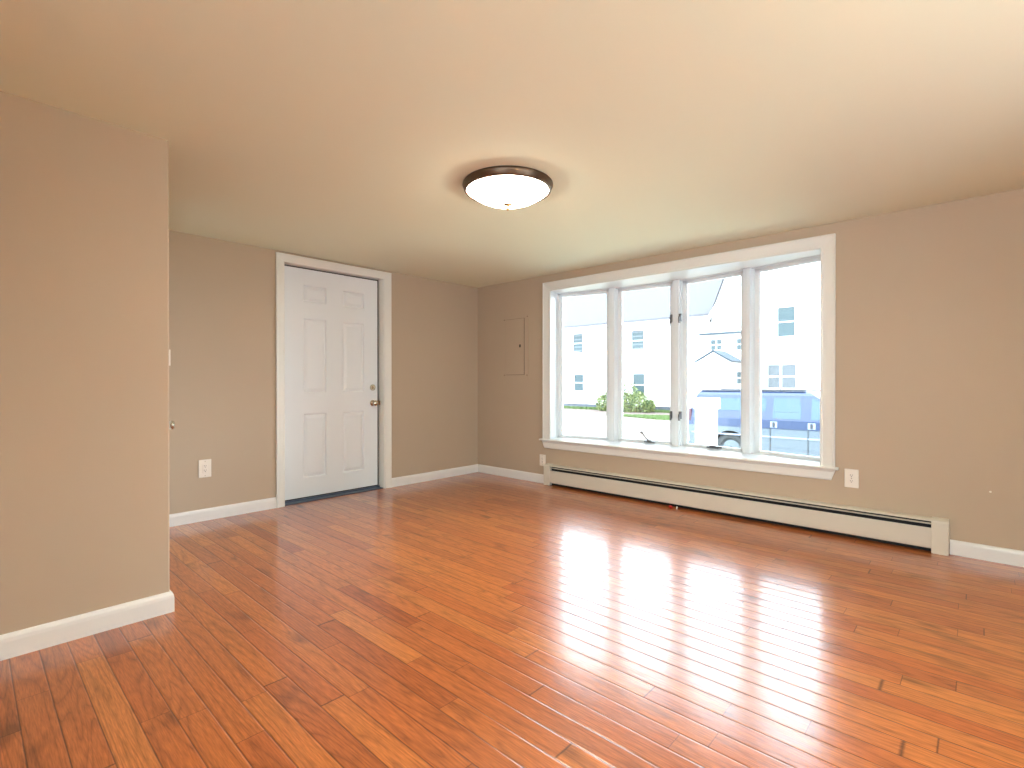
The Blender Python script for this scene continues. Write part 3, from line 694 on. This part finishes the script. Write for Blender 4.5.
# leafy bush in front of the house
BU = thing('bush', (25.6, 13.0, G), 'loose pale green leafy bush growing against the white house', 'bush')
bmL, bmD = BM(), BM()
blobs = [(12.8, 0.20, 0.95), (13.8, -0.15, 0.80), (11.9, -0.25, 0.70), (14.5, -0.42, 0.60), (11.2, -0.50, 0.42), (13.1, -0.42, 0.9), (12.4, -0.45, 0.85)]
for y, z, r in blobs:
    for _ in range(620):
        d = Vector((random.gauss(0, 1), random.gauss(0, 1), random.gauss(0, 1))).normalized()*r*random.uniform(0.45, 1.0)**0.5
        p = Vector((25.6+d.x*0.8, y+d.y, max(G+0.03, z+d.z))); s = random.uniform(0.05, 0.10)
        a = Vector((random.uniform(-1, 1), random.uniform(-1, 1), random.uniform(-.4, 1))).normalized(); b = a.cross(Vector((random.random(), random.random(), random.random()))).normalized()
        t = bmL if random.random() < 0.72 else bmD
        vs = [t.verts.new(q) for q in (p, p+a*s+b*s*0.5, p+a*s*2, p+a*s-b*s*0.5)]; t.faces.new(vs)
part('foliage', bmL, M['leaf'], BU); part('inner_foliage', bmD, M['leaf_dark'], BU, label='darker green leaves')
bm = BM()
for k in range(9):
    y, z, r = blobs[k % len(blobs)]; tube(bm, [(25.6, 13.2+(y-13.2)*0.3, G), (25.6, y, z*0.4+G*0.5), (25.6+random.uniform(-.2, .2), y+random.uniform(-.3, .3), z+r*0.7)], [0.04, 0.025, 0.01], 6)
part('stems', bm, M['bark'], BU)

# white pillar between window and vehicle
PL = thing('pillar', (3.72, -1.27, G), 'white square post with a wider boxed cap in front of the blue vehicle', 'post')
part('post_shaft', B((3.60, -1.395, G+0.004), (3.86, -1.135, 0.67), bev=0.012), M['housewhite'], PL)
part('post_cap', B((3.585, -1.43, 0.655), (3.885, -1.115, 0.825), bev=0.015), M['housewhite'], PL)
bm = BM(); box(bm, (3.592, -1.255, G+0.02), (3.602, -1.235, 0.20)); part('trim_strip', bm, M['acgrille'], PL)

# ------------------------------------------------------------------ blue vehicle, side on, tail to the left
VX = 8.4; VW = 1.85
V = thing('suv', (VX+VW/2, -1.3, G), 'blue wagon-bodied vehicle parked side-on close outside the bow window', 'car')
def arch(cy, r, z0, up_=True, n=14):
    return [(cy+r*math.cos(a), G+0.37+r*math.sin(a)) for a in [math.pi*k/n for k in range(n+1)]]
RW, FWY = 0.02, -2.78
BOT = G+0.22; MID = 0.00
def arcpts(cy, r):         # from +y side over the top to -y side, above BOT
    a0 = math.asin((BOT-(G+0.37))/r); return [(cy+r*math.cos(a), G+0.37+r*math.sin(a)) for a in [a0+(math.pi-2*a0)*k/16 for k in range(17)]]
low = [(1.00, BOT+0.05), (0.93, BOT)]+arcpts(RW, 0.445)+arcpts(FWY, 0.445)+[(-3.62, BOT), (-3.72, BOT+0.12), (-3.74, MID-0.1), (-3.70, MID), (1.07, MID)]
bm = prism(BM(), low, lambda u_, v_, k: Vector((VX+0.01 if k == 0 else VX+VW-0.01, u_, v_)))
part('lower_body', bm, M['silver'], V, label='silver-grey lower body')
upb = [(1.07, MID-0.02), (1.08, 0.10), (1.04, 0.22), (-2.55, 0.20), (-3.45, 0.10), (-3.68, MID), (-3.72, MID-0.02)]
bm = prism(BM(), upb, lambda u_, v_, k: Vector((VX if k == 0 else VX+VW, u_, v_)))
bmesh.ops.bevel(bm, geom=[e for e in bm.edges if abs(e.verts[0].co.x-e.verts[1].co.x) < 1e-6], offset=0.025, segments=3, affect='EDGES')
part('upper_body', bm, M['blue'], V)
bm = BM()
cols_ = []
for zz in (0.18, 0.35, 0.5, 0.65, 0.76, 0.82, 0.86):
    t = (zz-0.18)/0.68; y1 = 1.03-0.05*t-0.22*max(0, t-0.6)*1.6; y0 = -2.62+0.95*t
    ins = 0.13*t+(0.12 if zz > 0.85 else (0.05 if zz > 0.8 else 0))
    cols_.append([Vector((VX+ins+0.01, y1-0.04, zz)), Vector((VX+ins+0.06, y1, zz)), Vector((VX+VW-ins-0.06, y1, zz)), Vector((VX+VW-ins-0.01, y1-0.04, zz)), Vector((VX+VW-ins-0.01, y0+0.05, zz)), Vector((VX+VW-ins-0.1, y0, zz)), Vector((VX+ins+0.1, y0, zz)), Vector((VX+ins+0.01, y0+0.05, zz))])
sweep(bm, cols_); part('cabin', bm, M['blue'], V)
def side_x(z):
    t = (z-0.18)/0.68; return VX+0.13*t+0.01
def side_pane(name, pts, m, off=0.008, th=0.012):
    bm = BM()
    a = [bm.verts.new((side_x(z)-off, y, z)) for y, z in pts]; b = [bm.verts.new((side_x(z)-off+th, y, z)) for y, z in pts]
    bm.faces.new(a); bm.faces.new(b[::-1])
    for i in range(len(pts)): bm.faces.new((a[i], b[i], b[(i+1) % len(pts)], a[(i+1) % len(pts)]))
    return part(name, bm, m, V)
side_pane('side_window', [(0.80, 0.50), (0.78, 0.66), (-0.76, 0.70), (-0.78, 0.50), (-0.76, 0.40), (0.80, 0.38)], M['cglass'])
wr = side_pane('side_window', [(-0.92, 0.24), (-0.93, 0.70), (-1.46, 0.71), (-1.50, 0.50), (-1.50, 0.24)], M['cglass'])
side_pane('side_window', [(-1.70, 0.24), (-1.70, 0.70), (-1.80, 0.68), (-2.36, 0.24)], M['cglass'])
bm = BM()        # inner lattice screen seen in the rear door window
for k in range(12): box(bm, (side_x(0.4)-0.012, -0.97-0.042*k, 0.27), (side_x(0.4)+0.0, -0.955-0.042*k, 0.40))
box(bm, (side_x(0.33)-0.012, -1.46, 0.26), (side_x(0.33), -0.95, 0.275)); part('cargo_screen', bm, M['blackt'], V)
for x in (VX+0.20, VX+VW-0.26): part('roof_rail', B((x, -1.55, 0.862), (x+0.06, 0.85, 0.885), bev=0.006), M['blackt'], V)
for y0, y1 in ((-0.88, 0.98), (-1.64, -0.88), (-2.6, -1.64)): part('side_moulding', B((VX-0.012, y0+0.006, -0.205), (VX+0.012, y1-0.006, -0.165), bev=0.004), M['pale'], V, label='pale side moulding')
for y in (-0.875, -1.645, -2.62): part('door_seam', B((VX-0.002, y-0.006, BOT+0.03), (VX+0.012, y+0.006, 0.19)), M['blackt'], V)
for y in (-0.95, -1.715):
    bm = BM(); box(bm, (VX-0.006, y-0.075, 0.03), (VX+0.01, y+0.075, 0.17), bev=0.004); pl_ = part('handle_plate', bm, M['pale'], V)
    bm = BM(); box(bm, (VX-0.028, y-0.022, 0.045), (VX-0.004, y+0.022, 0.155), bev=0.006); part('door_handle', bm, M['blackt'], pl_, V)
part('tail_lamp', B((VX-0.008, 0.985, 0.10), (VX+0.16, 1.085, 0.40), bev=0.02), M['tail'], V)
bm = BM(); box(bm, (VX+0.02, 1.02, BOT+0.04), (VX+VW-0.02, 1.16, BOT+0.27), bev=0.04); part('rear_bumper', bm, M['silver'], V)
for cy in (RW, FWY):
    for sx in (0, 1):
        cx = VX+0.03 if sx == 0 else VX+VW-0.03; ax = (-1, 0, 0) if sx == 0 else (1, 0, 0); cx2 = cx+(0.20 if sx == 0 else -0.20)
        bm = BM(); lathe(bm, (cx2, cy, G+0.37), ax, [(0.22, 0.0), (0.34, 0.0), (0.368, 0.03), (0.37, 0.17), (0.34, 0.20), (0.25, 0.205), (0.23, 0.19), (0.22, 0.02)], 40); bm_t = bm
        wl = part('wheel', bm_t, M['tyre'], V, smooth=True)
        bm = BM(); lathe(bm, (cx2, cy, G+0.37), ax, [(0, 0.12), (0.05, 0.16), (0.20, 0.15), (0.235, 0.19), (0.235, 0.02), (0, 0.02)], 24); part('rim', bm, M['rim'], wl, V)
    bm = BM()
    pts = [(cy+r_*math.cos(a), G+0.37+r_*math.sin(a)) for r_, rg in ((0.455, range(17)), (0.430, range(16, -1, -1))) for a in [math.pi*k/16 for k in rg]]
    prism(bm, pts, lambda u_, v_, k: Vector((VX-0.008 if k == 0 else VX+0.03, u_, v_))); part('arch_trim', bm, M['rim'], V)
    bm = BM()
    pts = [(cy+0.435*math.cos(math.pi*k/16), G+0.37+0.435*math.sin(math.pi*k/16)) for k in range(17)]
    prism(bm, pts, lambda u_, v_, k: Vector((VX+0.28 if k == 0 else VX+0.32, u_, v_))); part('wheel_well', bm, M['blackt'], V)

for o in bpy.data.objects:
    if '_w' in o: del o['_w']
